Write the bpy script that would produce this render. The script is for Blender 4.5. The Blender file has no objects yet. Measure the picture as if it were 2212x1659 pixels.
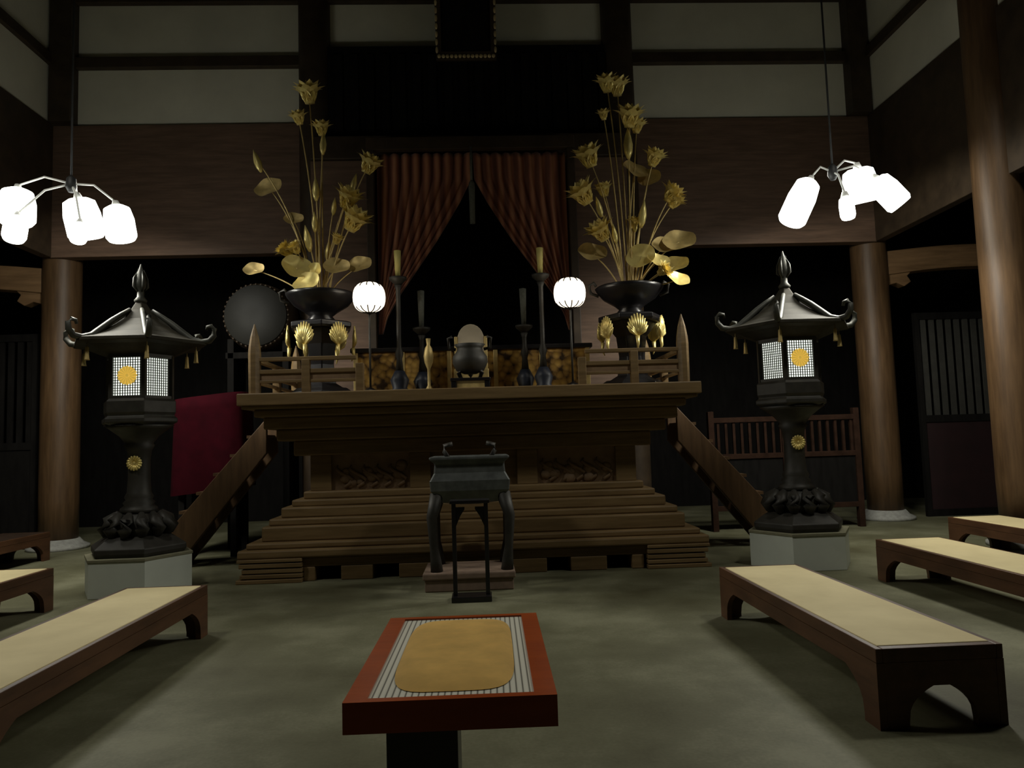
import bpy, math, random
from math import sin, cos, pi, radians as R
from mathutils import Vector, Matrix

random.seed(7)
SC = bpy.context.scene
COL = SC.collection
CX = -0.09                      # the hall's middle line

# ------------------------------------------------------------------ materials
def new_mat(name):
    m = bpy.data.materials.new(name); m.use_nodes = True
    nt = m.node_tree
    return m, nt, nt.nodes['Principled BSDF'], nt.nodes['Material Output']

def lnk(nt, a, b): nt.links.new(a, b)

def coords(nt, scale=(1, 1, 1), kind='Object'):
    tc = nt.nodes.new('ShaderNodeTexCoord'); mp = nt.nodes.new('ShaderNodeMapping')
    mp.inputs['Scale'].default_value = scale
    lnk(nt, tc.outputs[kind], mp.inputs['Vector'])
    return mp.outputs['Vector']

def ramp(nt, fac, stops):
    r = nt.nodes.new('ShaderNodeValToRGB')
    e = r.color_ramp.elements
    while len(e) < len(stops): e.new(0.5)
    for i, (p, c) in enumerate(stops):
        e[i].position = p; e[i].color = (*c, 1)
    lnk(nt, fac, r.inputs['Fac'])
    return r.outputs['Color']

def noise(nt, vec, scale, detail=4, rough=0.55):
    n = nt.nodes.new('ShaderNodeTexNoise')
    n.inputs['Scale'].default_value = scale; n.inputs['Detail'].default_value = detail
    n.inputs['Roughness'].default_value = rough
    lnk(nt, vec, n.inputs['Vector'])
    return n.outputs['Fac']

def bump(nt, bsdf, h, s=0.2, d=0.01):
    b = nt.nodes.new('ShaderNodeBump'); b.inputs['Strength'].default_value = s; b.inputs['Distance'].default_value = d
    lnk(nt, h, b.inputs['Height']); lnk(nt, b.outputs['Normal'], bsdf.inputs['Normal'])

def wood(name, dark, light, scale=(2, 2, 14), rough=0.5, sc=2.0, spec=0.4):
    m, nt, b, _ = new_mat(name)
    v = coords(nt, scale)
    f = noise(nt, v, sc, 6, 0.62)
    c = ramp(nt, f, [(0.3, dark), (0.7, light)])
    lnk(nt, c, b.inputs['Base Color']); b.inputs['Roughness'].default_value = rough
    b.inputs['Specular IOR Level'].default_value = spec
    bump(nt, b, f, 0.15, 0.01)
    return m

def plain(name, col, rough=0.6, metal=0.0, var=0.15, sc=8.0, bmp=0.08, spec=0.5):
    m, nt, b, _ = new_mat(name)
    v = coords(nt)
    f = noise(nt, v, sc)
    lo = tuple(c * (1 - var) for c in col); hi = tuple(min(1, c * (1 + var)) for c in col)
    lnk(nt, ramp(nt, f, [(0.3, lo), (0.7, hi)]), b.inputs['Base Color'])
    b.inputs['Roughness'].default_value = rough; b.inputs['Metallic'].default_value = metal
    b.inputs['Specular IOR Level'].default_value = spec
    if bmp: bump(nt, b, f, bmp, 0.01)
    return m

def glow(name, col, strength, base=(0.8, 0.8, 0.8), edge=None):
    m, nt, b, _ = new_mat(name)
    b.inputs['Base Color'].default_value = (*base, 1); b.inputs['Roughness'].default_value = 0.5
    b.inputs['Emission Color'].default_value = (*col, 1)
    b.inputs['Emission Strength'].default_value = strength
    return m

M = {}
M['floor'] = None
def floor_mat():
    m, nt, b, _ = new_mat('worn_cement_floor')
    v = coords(nt)
    f1 = noise(nt, v, 0.9, 5, 0.6); f2 = noise(nt, v, 45, 3, 0.6)
    mx = nt.nodes.new('ShaderNodeMath'); mx.operation = 'MULTIPLY_ADD'
    lnk(nt, f2, mx.inputs[0]); mx.inputs[1].default_value = 0.18; lnk(nt, f1, mx.inputs[2])
    c = ramp(nt, mx.outputs[0], [(0.38, (0.092, 0.086, 0.044)), (0.58, (0.150, 0.148, 0.086)), (0.76, (0.245, 0.242, 0.155))])
    lnk(nt, c, b.inputs['Base Color']); b.inputs['Roughness'].default_value = 0.62
    b.inputs['Specular IOR Level'].default_value = 0.3
    bump(nt, b, f2, 0.12, 0.004)
    return m
M['floor'] = floor_mat()
M['plaster'] = plain('aged_white_plaster', (0.74, 0.72, 0.58), 0.9, 0, 0.08, 1.2, 0.05, 0.2)
M['beam'] = wood('dark_stained_beam', (0.028, 0.018, 0.010), (0.060, 0.040, 0.022), (2, 2, 2), 0.55)
M['band'] = wood('brown_wall_boards', (0.092, 0.057, 0.037), (0.185, 0.113, 0.074), (0.7, 2, 7), 0.6)
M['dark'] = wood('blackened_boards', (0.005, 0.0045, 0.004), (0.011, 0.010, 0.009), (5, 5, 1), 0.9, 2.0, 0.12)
M['column'] = wood('zelkova_column', (0.065, 0.035, 0.015), (0.13, 0.074, 0.033), (7, 7, 0.7), 0.5)
M['crossbeam'] = wood('lit_crossbeam_wood', (0.15, 0.085, 0.038), (0.28, 0.165, 0.078), (0.7, 6, 6), 0.6)  # column wood lightened to stand in for lamplight on beam and brackets
M['altar'] = wood('unpainted_altar_wood', (0.155, 0.098, 0.040), (0.265, 0.175, 0.078), (0.8, 5, 9), 0.5)
M['altar_carve'] = wood('carved_altar_wood', (0.20, 0.125, 0.07), (0.32, 0.21, 0.12), (3, 3, 3), 0.55)
M['rail_wood'] = wood('dim_red_brown_wood', (0.020, 0.010, 0.006), (0.042, 0.021, 0.013), (3, 3, 3), 0.85, 2.0, 0.1)
M['stone'] = plain('grey_stone', (0.33, 0.33, 0.30), 0.8, 0, 0.2, 14)
M['pink_stone'] = plain('pinkish_stone_slab', (0.26, 0.18, 0.13), 0.7, 0, 0.15, 12)
M['bronze'] = plain('blackened_bronze', (0.042, 0.039, 0.032), 0.55, 0.25, 0.25, 9, 0.05)
M['roof_bronze'] = plain('toned_down_olive_bronze', (0.036, 0.032, 0.022), 0.7, 0.0, 0.25, 9, 0.05, 0.15)  # roof bronze darkened and dulled to hold down the lamp's highlight
M['scroll_bronze'] = plain('grey_scroll_bronze', (0.065, 0.066, 0.055), 0.5, 0.2, 0.3, 9, 0.05, 0.35)  # scrolls and finial, a lighter grey than the roof
M['grey_bronze'] = plain('grey_patina_bronze', (0.12, 0.13, 0.125), 0.5, 0.3, 0.3, 9, 0.08)
M['gold'] = plain('gilded_metal', (0.96, 0.76, 0.28), 0.36, 0.42, 0.12, 12, 0.05)
M['gold_dull'] = plain('dull_gold_leaf', (0.62, 0.47, 0.19), 0.5, 0.4, 0.2, 10, 0.08)
M['brass_edge'] = plain('worn_gilt_edge', (0.65, 0.52, 0.28), 0.5, 0.4, 0.25, 20, 0.05)
M['black'] = plain('black_lacquer', (0.012, 0.011, 0.012), 0.3, 0, 0.2, 8, 0.0)
M['navy'] = plain('dark_blue_lacquer', (0.02, 0.025, 0.04), 0.45, 0, 0.2, 8, 0.0)
M['white_paint'] = plain('white_painted_plinth', (0.66, 0.70, 0.62), 0.75, 0, 0.04, 5, 0.03, 0.2)
M['plinth_top_shade'] = plain('shaded_plinth_top', (0.22, 0.21, 0.13), 0.8, 0, 0.15, 9)  # top of the white plinth, the lantern's shade put into its colour
M['red_lacquer'] = wood('red_brown_lacquer', (0.34, 0.055, 0.006), (0.50, 0.09, 0.010), (1, 5, 5), 0.35)
M['bench_wood'] = wood('dark_bench_wood', (0.060, 0.026, 0.012), (0.125, 0.056, 0.026), (4, 1, 6), 0.45)
M['bench_dark'] = wood('dark_bench_top', (0.030, 0.018, 0.012), (0.055, 0.034, 0.022), (4, 1, 6), 0.6, 2.0, 0.2)  # darker seat colour, used on the far bench only
M['red_cloth'] = plain('crimson_cloth', (0.028, 0.0007, 0.0035), 0.9, 0, 0.2, 7, 0.1, 0.1)
M['cream'] = plain('cream_tablet_face', (0.55, 0.47, 0.34), 0.7, 0, 0.1, 5)
M['hide'] = plain('dark_drum_hide', (0.010, 0.0095, 0.007), 0.7, 0, 0.3, 3)
M['candle'] = plain('pale_yellow_wax', (0.72, 0.62, 0.20), 0.5, 0, 0.05, 4)
M['cord'] = plain('grey_silk_cord', (0.12, 0.125, 0.10), 0.8, 0, 0.2, 30)
M['cable'] = plain('black_cable', (0.01, 0.01, 0.01), 0.6, 0, 0.1, 5, 0)
M['lamp_metal'] = plain('glare_white_metal', (0.7, 0.7, 0.66), 0.4, 0, 0.03, 5, 0)  # arms and holders coloured pale in place of the lamps' glare
M['lamp_glass'] = glow('lit_white_glass', (0.97, 1.0, 0.93), 5.0)
M['ball_glass'] = glow('lit_warm_paper', (1.0, 0.86, 0.66), 2.2)
M['window_glow'] = glow('lit_lantern_paper', (0.92, 1.0, 0.86), 1.6)
M['crest_glow'] = glow('backlit_gold_crest', (0.80, 0.52, 0.08), 0.62, (0.6, 0.4, 0.1))
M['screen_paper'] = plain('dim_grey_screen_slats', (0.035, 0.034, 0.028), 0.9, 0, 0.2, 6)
M['maroon'] = plain('maroon_panel', (0.018, 0.005, 0.006), 0.7, 0, 0.25, 4)

def mat_seat():
    m, nt, b, _ = new_mat('woven_straw_seat')
    v = coords(nt, (1, 1, 1))
    f = noise(nt, v, 2.2, 4)
    w = nt.nodes.new('ShaderNodeTexWave'); w.inputs['Scale'].default_value = 40; w.inputs['Distortion'].default_value = 0.6
    w.bands_direction = 'Y'; lnk(nt, v, w.inputs['Vector'])
    c = ramp(nt, f, [(0.3, (0.66, 0.55, 0.29)), (0.7, (0.80, 0.68, 0.38))])
    lnk(nt, c, b.inputs['Base Color']); b.inputs['Roughness'].default_value = 0.75
    bump(nt, b, w.outputs['Fac'], 0.15, 0.003)
    return m
M['seat'] = mat_seat()

def mat_curtain():
    m, nt, b, _ = new_mat('striped_rust_brocade')
    v = coords(nt)
    w = nt.nodes.new('ShaderNodeTexWave'); w.bands_direction = 'X'
    w.inputs['Scale'].default_value = 1.9; w.inputs['Distortion'].default_value = 1.0
    lnk(nt, v, w.inputs['Vector'])
    c = ramp(nt, w.outputs['Fac'], [(0.2, (0.16, 0.052, 0.024)), (0.6, (0.32, 0.105, 0.050)), (0.95, (0.46, 0.20, 0.10))])
    lnk(nt, c, b.inputs['Base Color']); b.inputs['Roughness'].default_value = 0.7
    b.inputs['Sheen Weight'].default_value = 0.2
    return m
M['curtain'] = mat_curtain()

def mat_gilt_carving():
    m, nt, b, _ = new_mat('gilt_openwork_carving')
    v = coords(nt, (1, 1, 1))
    vo = nt.nodes.new('ShaderNodeTexVoronoi'); vo.inputs['Scale'].default_value = 11
    lnk(nt, v, vo.inputs['Vector'])
    f = noise(nt, v, 7, 4)
    mx = nt.nodes.new('ShaderNodeMath'); mx.operation = 'MULTIPLY'
    lnk(nt, vo.outputs['Distance'], mx.inputs[0]); lnk(nt, f, mx.inputs[1])
    c = ramp(nt, mx.outputs[0], [(0.08, (0.62, 0.38, 0.09)), (0.30, (0.30, 0.17, 0.045)), (0.42, (0.05, 0.028, 0.012))])
    lnk(nt, c, b.inputs['Base Color']); b.inputs['Roughness'].default_value = 0.45; b.inputs['Metallic'].default_value = 0.4
    bump(nt, b, mx.outputs[0], 0.6, 0.03)
    return m
M['gilt_carving'] = mat_gilt_carving()

def mat_slats():
    m, nt, b, _ = new_mat('pale_slat_mat')
    v = coords(nt)
    w = nt.nodes.new('ShaderNodeTexWave'); w.bands_direction = 'X'; w.wave_profile = 'SIN'
    w.inputs['Scale'].default_value = 17.0; w.inputs['Distortion'].default_value = 0.0
    lnk(nt, v, w.inputs['Vector'])
    c = ramp(nt, w.outputs['Fac'], [(0.06, (0.18, 0.17, 0.13)), (0.22, (0.74, 0.72, 0.60)), (1.0, (0.80, 0.78, 0.66))])
    lnk(nt, c, b.inputs['Base Color']); b.inputs['Roughness'].default_value = 0.7
    bump(nt, b, w.outputs['Fac'], 0.3, 0.004)
    return m
M['slats'] = mat_slats()
M['tan'] = plain('tan_woven_cushion', (0.80, 0.50, 0.14), 0.8, 0, 0.12, 9, 0.1, 0.2)

# ------------------------------------------------------------------ geometry helpers
class MB:
    def __init__(s): s.v = []; s.f = []; s.sm = []
    def add(s, vs, fs, smooth=False, mtx=None):
        o = len(s.v)
        if mtx is not None: vs = [mtx @ Vector(p) for p in vs]
        s.v += [tuple(p) for p in vs]
        s.f += [tuple(i + o for i in f) for f in fs]
        s.sm += [smooth] * len(fs)
        return s
    def box(s, x0, x1, y0, y1, z0, z1, mtx=None):
        vs = [(x, y, z) for z in (z0, z1) for y in (y0, y1) for x in (x0, x1)]
        fs = [(0, 2, 3, 1), (4, 5, 7, 6), (0, 1, 5, 4), (2, 6, 7, 3), (0, 4, 6, 2), (1, 3, 7, 5)]
        return s.add(vs, fs, False, mtx)
    def prism(s, poly, a0, a1, axis='y', mtx=None):
        # polygon in the plane across the axis, extruded a0..a1
        n = len(poly)
        def P(p, a):
            if axis == 'y': return (p[0], a, p[1])
            if axis == 'x': return (a, p[0], p[1])
            return (p[0], p[1], a)
        vs = [P(p, a0) for p in poly] + [P(p, a1) for p in poly]
        fs = [tuple(range(n))[::-1], tuple(range(n, 2 * n))]
        fs += [(i, (i + 1) % n, n + (i + 1) % n, n + i) for i in range(n)]
        return s.add(vs, fs, False, mtx)
    def lathe(s, prof, n=32, c=(0, 0, 0), smooth=True, rot=0.0, ribs=0, ribd=0.0, mtx=None):
        vs = []; fs = []
        for (r, z) in prof:
            for k in range(n):
                a = rot + 2 * pi * k / n
                rr = r * (1 + (ribd * abs(cos(ribs * a / 2)) if ribs else 0))
                vs.append((c[0] + rr * cos(a), c[1] + rr * sin(a), c[2] + z))
        m = len(prof)
        for i in range(m - 1):
            for k in range(n):
                k2 = (k + 1) % n
                fs.append((i * n + k, i * n + k2, (i + 1) * n + k2, (i + 1) * n + k))
        fs.append(tuple(range(n))[::-1]); fs.append(tuple(range((m - 1) * n, m * n)))
        return s.add(vs, fs, smooth, mtx)
    def tube(s, pts, rad, n=10, smooth=True, mtx=None, flat=1.0):
        pts = [Vector(p) for p in pts]
        if not hasattr(rad, '__len__'): rad = [rad] * len(pts)
        vs = []; fs = []
        up = Vector((0, 0, 1))
        for i, p in enumerate(pts):
            t = (pts[min(i + 1, len(pts) - 1)] - pts[max(i - 1, 0)])
            t.normalize()
            ref = up if abs(t.z) < 0.95 else Vector((0, 1, 0))
            a = t.cross(ref).normalized(); b = a.cross(t).normalized()
            for k in range(n):
                g = 2 * pi * k / n
                vs.append(p + (a * cos(g) * flat + b * sin(g)) * rad[i])
        for i in range(len(pts) - 1):
            for k in range(n):
                k2 = (k + 1) % n
                fs.append((i * n + k, i * n + k2, (i + 1) * n + k2, (i + 1) * n + k))
        fs.append(tuple(range(n))[::-1]); fs.append(tuple(range((len(pts) - 1) * n, len(pts) * n)))
        return s.add(vs, fs, smooth, mtx)
    def ball(s, c, r, n=16, m=10, sq=(1, 1, 1), mtx=None):
        vs = []; fs = []
        for i in range(1, m):
            t = pi * i / m
            for k in range(n):
                a = 2 * pi * k / n
                vs.append((c[0] + r * sq[0] * sin(t) * cos(a), c[1] + r * sq[1] * sin(t) * sin(a), c[2] + r * sq[2] * cos(t)))
        for i in range(m - 2):
            for k in range(n):
                k2 = (k + 1) % n
                fs.append((i * n + k, (i + 1) * n + k, (i + 1) * n + k2, i * n + k2))
        vs.append((c[0], c[1], c[2] + r * sq[2])); vs.append((c[0], c[1], c[2] - r * sq[2]))
        t0 = (m - 1) * n
        for k in range(n):
            k2 = (k + 1) % n
            fs.append((t0, k, k2)); fs.append((t0 + 1, (m - 2) * n + k2, (m - 2) * n + k))
        return s.add(vs, fs, True, mtx)
    def build(s, name, mat, parent=None, bevel=0.0, loc=None):
        me = bpy.data.meshes.new(name); me.from_pydata(s.v, [], s.f)
        me.polygons.foreach_set('use_smooth', s.sm); me.materials.append(mat); me.update()
        o = bpy.data.objects.new(name, me); COL.objects.link(o)
        if parent is not None: o.parent = parent
        if loc: o.location = loc
        if bevel:
            b = o.modifiers.new('edge', 'BEVEL'); b.width = bevel; b.segments = 2; b.limit_method = 'ANGLE'; b.angle_limit = R(50)
        return o

def tag(o, label=None, cat=None, group=None, kind=None):
    if label: o['label'] = label
    if cat: o['category'] = cat
    if group: o['group'] = group
    if kind: o['kind'] = kind
    return o

def thing(name, label, cat, loc=(0, 0, 0), rz=0.0, group=None):
    o = bpy.data.objects.new(name, None); COL.objects.link(o)
    o.location = loc; o.rotation_euler = (0, 0, rz); o.empty_display_size = 0.1
    return tag(o, label, cat, group)

def struct(name, mb, mat, bevel=0.0, label=None, parent=None):
    o = mb.build(name, mat, parent, bevel)
    if parent is None: tag(o, label, None, None, 'structure')
    return o

def dup(root, loc, rz=None, label=None, parent=None):
    c = root.copy(); COL.objects.link(c)
    if parent is None:
        c.location = loc
        if rz is not None: c.rotation_euler = (0, 0, rz)
        if label: c['label'] = label
    else:
        c.parent = parent
    for ch in list(root.children): dup(ch, None, parent=c)
    return c

# ------------------------------------------------------------------ the hall
YB = 12.0          # plane of the rear columns
XL, XR = -6.68, 6.62
SL, SR = -6.84, 6.76      # faces of the side walls
PL, PR = -2.60, 2.48
struct('floor', MB().box(-10.6, 10.6, -3, 16.2, -0.1, 0), M['floor'])
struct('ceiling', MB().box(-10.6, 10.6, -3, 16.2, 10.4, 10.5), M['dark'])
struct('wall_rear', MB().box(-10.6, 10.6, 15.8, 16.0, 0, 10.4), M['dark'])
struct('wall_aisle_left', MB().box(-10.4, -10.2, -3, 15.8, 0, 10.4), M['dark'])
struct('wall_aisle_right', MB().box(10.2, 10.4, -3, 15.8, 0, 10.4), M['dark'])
w = MB(); w.box(SL, SR, YB + 0.05, YB + 0.15, 6.85, 10.4)
struct('wall_back', w, M['plaster'])
w = MB(); w.box(SL - 0.1, SL, -3, YB + 0.15, 6.85, 10.4)
struct('wall_left', w, M['plaster'])
w = MB(); w.box(SR, SR + 0.1, -3, YB + 0.15, 6.85, 10.4)
struct('wall_right', w, M['plaster'])
# broad brown board bands under the plaster
struct('trim_1', MB().box(SL, PL, YB - 0.02, YB + 0.2, 4.66, 6.84), M['band'], 0.01)
struct('trim_2', MB().box(PR, SR, YB - 0.02, YB + 0.2, 4.66, 6.84), M['band'], 0.01)
struct('trim_3', MB().box(SL - 0.12, SL + 0.04, -3, YB - 0.03, 4.66, 6.84), M['beam'], 0.01)
struct('trim_4', MB().box(SR - 0.04, SR + 0.12, -3, YB - 0.03, 4.66, 6.84), M['beam'], 0.01)
# rails across the plaster
struct('trim_5', MB().box(XL, PL, YB - 0.06, YB + 0.06, 7.80, 7.98), M['beam'], 0.01)
struct('trim_6', MB().box(PR, XR, YB - 0.06, YB + 0.06, 7.80, 7.98), M['beam'], 0.01)
struct('trim_7', MB().box(SL, SL + 0.08, -3, YB - 0.07, 7.80, 7.98), M['beam'], 0.01)
struct('trim_8', MB().box(SR - 0.08, SR, -3, YB - 0.07, 7.80, 7.98), M['beam'], 0.01)
struct('trim_9', MB().box(XL, XR, YB - 0.08, YB + 0.04, 8.90, 9.3), M['beam'], 0.01)
# corner struts above the corner columns
struct('trim_10', MB().box(XL - 0.12, XL + 0.22, YB - 0.2, YB + 0.1, 6.84, 10.4), M['beam'], 0.01)
struct('trim_11', MB().box(XR - 0.22, XR + 0.12, YB - 0.2, YB + 0.1, 6.84, 10.4), M['beam'], 0.01)
# middle bay: carved transom, beam, side boards and the slim shrine frame
t = MB(); t.box(PL, PR, YB - 0.10, YB + 0.04, 6.45, 8.10)
for i in range(18):
    x = PL + 0.35 + i * 0.257
    t.box(x, x + 0.13, YB - 0.14, YB - 0.10, 6.6, 7.95)
struct('trim_12', t, M['dark'], 0.006)
struct('trim_13', MB().box(PL, PR, YB - 0.42, YB - 0.12, 6.06, 6.44), M['beam'], 0.015)
struct('trim_14', MB().box(PL, -1.66, YB - 0.36, YB - 0.30, 1.9, 6.05), M['band'], 0.0)
struct('trim_15', MB().box(1.58, PR, YB - 0.36, YB - 0.30, 1.9, 6.05), M['band'], 0.0)
for i, x in enumerate((-1.60, 1.52)):
    struct('trim_%d' % (16 + i), MB().box(x - 0.06, x + 0.06, YB - 0.80, YB - 0.68, 0, 6.05), M['beam'], 0.01)
struct('trim_18', MB().box(-1.66, 1.58, YB - 0.80, YB - 0.68, 6.05, 6.25), M['beam'], 0.01)

def column(name, x, y, r, z1, label, base=True, mat='column'):
    t = thing(name, label, 'column', (x, y, 0)); t['kind'] = 'structure'
    b = MB(); b.lathe([(r * 0.96, 0.06), (r, 0.8), (r, z1 - 0.6), (r * 0.97, z1)], 40); b.build('shaft', M[mat], t)
    if base:
        b = MB(); b.lathe([(r * 1.55, 0), (r * 1.55, 0.05), (r * 1.25, 0.09), (r * 1.05, 0.16)], 40); b.build('base_stone', M['stone'], t)
    return t

def nose(t, r, z, dx):
    # carved beam-end bracket that sticks out of a column
    s = 1 if dx > 0 else -1
    pr = [(0, 0.36), (0.22, 0.40), (0.40, 0.34), (0.44, 0.22), (0.36, 0.14), (0.42, 0.04), (0.30, -0.04), (0.16, 0.02), (0, -0.02)]
    p = [(s * (r - 0.04 + a), z + b) for a, b in pr]
    if s < 0: p = p[::-1]
    MB().prism(p, -0.10, 0.10).build('bracket', M['crossbeam'], t, 0.012)

cl = column('column', -6.83, YB + 0.35, 0.29, 6.84, 'round brown wooden column on a grey base stone, behind the lantern by the red-draped drum')
nose(cl, 0.29, 3.98, -1)
cr = column('column', 6.78, YB + 0.35, 0.29, 6.84, 'round brown column carrying the lit curved crossbeam, behind the lantern')
nose(cr, 0.29, 3.98, 1)
column('column', 6.78, 9.1, 0.29, 10.4, 'tall round brown column nearest the camera, cut by the frame edge')
column('column', PL, YB + 0.02, 0.26, 10.4, 'dark round pillar rising behind the gold lotus nearest the drum', False, 'beam')
column('column', PR, YB + 0.02, 0.26, 10.4, 'dark round pillar rising behind the gold lotus nearest the crossbeam column', False, 'beam')

def crossbeam(name, x0, x1, label):
    b = MB(); n = 14; top = []; bot = []
    for i in range(n + 1):
        u = i / n; x = x0 + (x1 - x0) * u
        arc = 0.10 * sin(pi * u)
        top.append((x, 4.55 + arc)); bot.append((x, 4.14 + 0.12 * sin(pi * u)))
    poly = bot + top[::-1]
    if x1 < x0: poly = poly[::-1]
    b.prism(poly, YB + 0.22, YB + 0.48)
    return tag(b.build(name, M['crossbeam'], None, 0.015), label, 'beam', None, 'structure')
crossbeam('trim_19', 7.04, 10.2, 'lit brown curved aisle crossbeam with carved end')
crossbeam('trim_20', -7.09, -10.2, 'brown curved aisle crossbeam under the five-shade lamp')

# ------------------------------------------------------------------ altar
def make_altar():
    t = thing('altar', 'broad tiered altar of pale unpainted wood with carved waist panels', 'altar', (CX, 0, 0))
    YR = 11.0
    b = MB(); b.box(-2.67, 2.67, 8.5, YR, 1.99, 2.13); b.box(-2.63, 2.63, 8.54, YR, 1.95, 1.99)
    b.build('tabletop', M['altar'], t, 0.012)
    for z0, z1, h, y in ((1.86, 1.95, 2.52, 8.64), (1.72, 1.86, 2.44, 8.74), (1.58, 1.72, 2.32, 8.86), (1.40, 1.58, 2.16, 9.00)):
        MB().box(-h, h, y, YR - 0.1, z0, z1).build('cornice', M['altar'], t, 0.02)
    MB().box(-1.93, 1.93, 9.20, YR - 0.3, 0.97, 1.40).build('waist', M['altar'], t)
    for x0 in (-1.99, -0.79, 0.52, 1.74):
        MB().box(x0, x0 + 0.25, 9.13, 9.2, 0.97, 1.40).build('waist_post', M['altar'], t, 0.008)
    for k, (x0, x1) in enumerate(((-1.74, -0.79), (0.77, 1.74))):
        b = MB(); b.box(x0, x1, 9.185, 9.2, 0.97, 1.40)
        rnd = random.Random(11 + k)
        for i in range(16):        # leafy relief
            x = x0 + 0.1 + (x1 - x0 - 0.2) * rnd.random(); z = 1.02 + 0.26 * rnd.random() * (0.5 + 0.5 * rnd.random())
            b.ball((x, 9.185, z), 0.045 + 0.04 * rnd.random(), 10, 6, (1, 0.5, 0.8))
        for i in range(5):
            xa = x0 + 0.15 + i * (x1 - x0 - 0.3) / 4
            pts = [(xa + 0.10 * sin(j * 0.9), 9.17, 1.0 + j * 0.045) for j in range(7)]
            b.tube(pts, [0.022] * 6 + [0.008], 8)
        b.build('carved_panel', M['altar_carve'], t)
    for z0, z1, h, y in ((0.88, 0.97, 2.06, 9.06), (0.80, 0.88, 2.18, 8.98), (0.68, 0.80, 2.28, 8.88), (0.60, 0.68, 2.40, 8.80), (0.43, 0.60, 2.46, 8.72), (0.36, 0.43, 2.60, 8.60), (0.27, 0.36, 2.67, 8.5), (0.16, 0.27, 2.60, 8.56)):
        MB().box(-h, h, y, YR, z0, z1).build('base_step', M['altar'], t, 0.018)
    MB().box(-2.45, 2.45, 8.9, YR - 0.1, 0.0, 0.16).build('plinth_core', M['dark'], t)
    xs = [(-1.95, -1.82), (-1.53, -1.17), (-0.88, 0.80), (1.07, 1.49), (1.78, 1.92)]
    for a, c in xs:
        MB().box(a, c, 8.56, 8.9, 0.0, 0.16).build('foot', M['altar'], t, 0.01)
    for s in (-1, 1):
        b = MB()
        for z0, z1, e in ((0.0, 0.045, 0.06), (0.055, 0.10, 0.02), (0.11, 0.16, 0.0), (0.17, 0.22, 0.03), (0.23, 0.268, 0.05)):
            x0, x1 = sorted((s * 1.95, s * (2.62 + e)))
            b.box(x0, x1, 8.50 - e * 0.3, 9.3, z0, z1)
        b.build('corner_foot', M['altar'], t, 0.008)
    # railing on both halves of the table edge
    for s in (-1, 1):
        r = bpy.data.objects.new('railing', None); COL.objects.link(r); r.parent = t
        def post(x, y, w, z1, point):
            b = MB()
            if point:
                b.lathe([(w * 0.62, 2.13), (w * 0.66, 2.60), (w * 0.60, 2.68), (w * 0.42, 2.80), (w * 0.2, 2.89), (0.004, 2.95)], 8, (x, y, 0), False, pi / 8)
            else:
                b.box(x - w / 2, x + w / 2, y - w / 2, y + w / 2, 2.13, z1)
            b.build('corner_post' if point else 'short_post', M['altar'], r, 0.006)
        post(s * 2.51, 8.66, 0.11, 0, True); post(s * 1.92, 8.66, 0.09, 2.52, False); post(s * 1.30, 8.66, 0.09, 2.46, False)
        post(s * 2.51, 10.6, 0.11, 0, True); post(s * 2.51, 9.6, 0.09, 2.52, False)
        for z, h, d in ((2.53, 0.045, 0.07), (2.385, 0.05, 0.05), (2.27, 0.035, 0.05)):
            x0, x1 = sorted((s * 2.46, s * (1.25 if z < 2.5 else 1.34)))
            MB().box(x0, x1, 8.66 - d / 2, 8.66 + d / 2, z - h / 2, z + h / 2).build('rail', M['altar'], r, 0.006)
            MB().box(s * 2.51 - d / 2, s * 2.51 + d / 2, 8.72, 10.54, z - h / 2, z + h / 2).build('rail', M['altar'], r, 0.006)
        x0, x1 = sorted((s * 2.44, s * 1.34))
        MB().box(x0, x1, 8.655, 8.665, 2.288, 2.36).build('rail_board', M['altar_carve'], r)
    return t
make_altar()

# stairs that climb to the altar's ends
def make_stair(name, s, label):
    x_top, x_bot, z_top = 2.72, 4.30, 1.78
    t = thing(name, label, 'stairs', (CX, 0, 0))
    for y in (9.85, 10.35):
        dz = z_top / (x_bot - x_top)
        p = [(s * x_top, z_top + 0.12), (s * x_top, z_top - 0.34), (s * (x_bot - 0.42), 0.0), (s * (x_bot + 0.10), 0.0)]
        if s < 0: p = p[::-1]
        MB().prism(p, y, y + 0.07).build('stringer', M['column'], t, 0.01)
    n = 7
    for i in range(n):
        z = z_top - 0.12 - i * (z_top - 0.1) / n; x = x_top + 0.02 + i * (x_bot - x_top - 0.05) / n
        x0, x1 = sorted((s * x, s * (x + 0.26)))
        MB().box(x0, x1, 9.93, 10.34, z - 0.02, z + 0.02).build('tread', M['column'], t)
    return t
make_stair('side_stair', -1, 'brown wooden stair at the altar end beside the red-draped drum stand')
make_stair('side_stair', 1, 'brown wooden stair at the altar end beside the low lattice railing')

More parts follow.
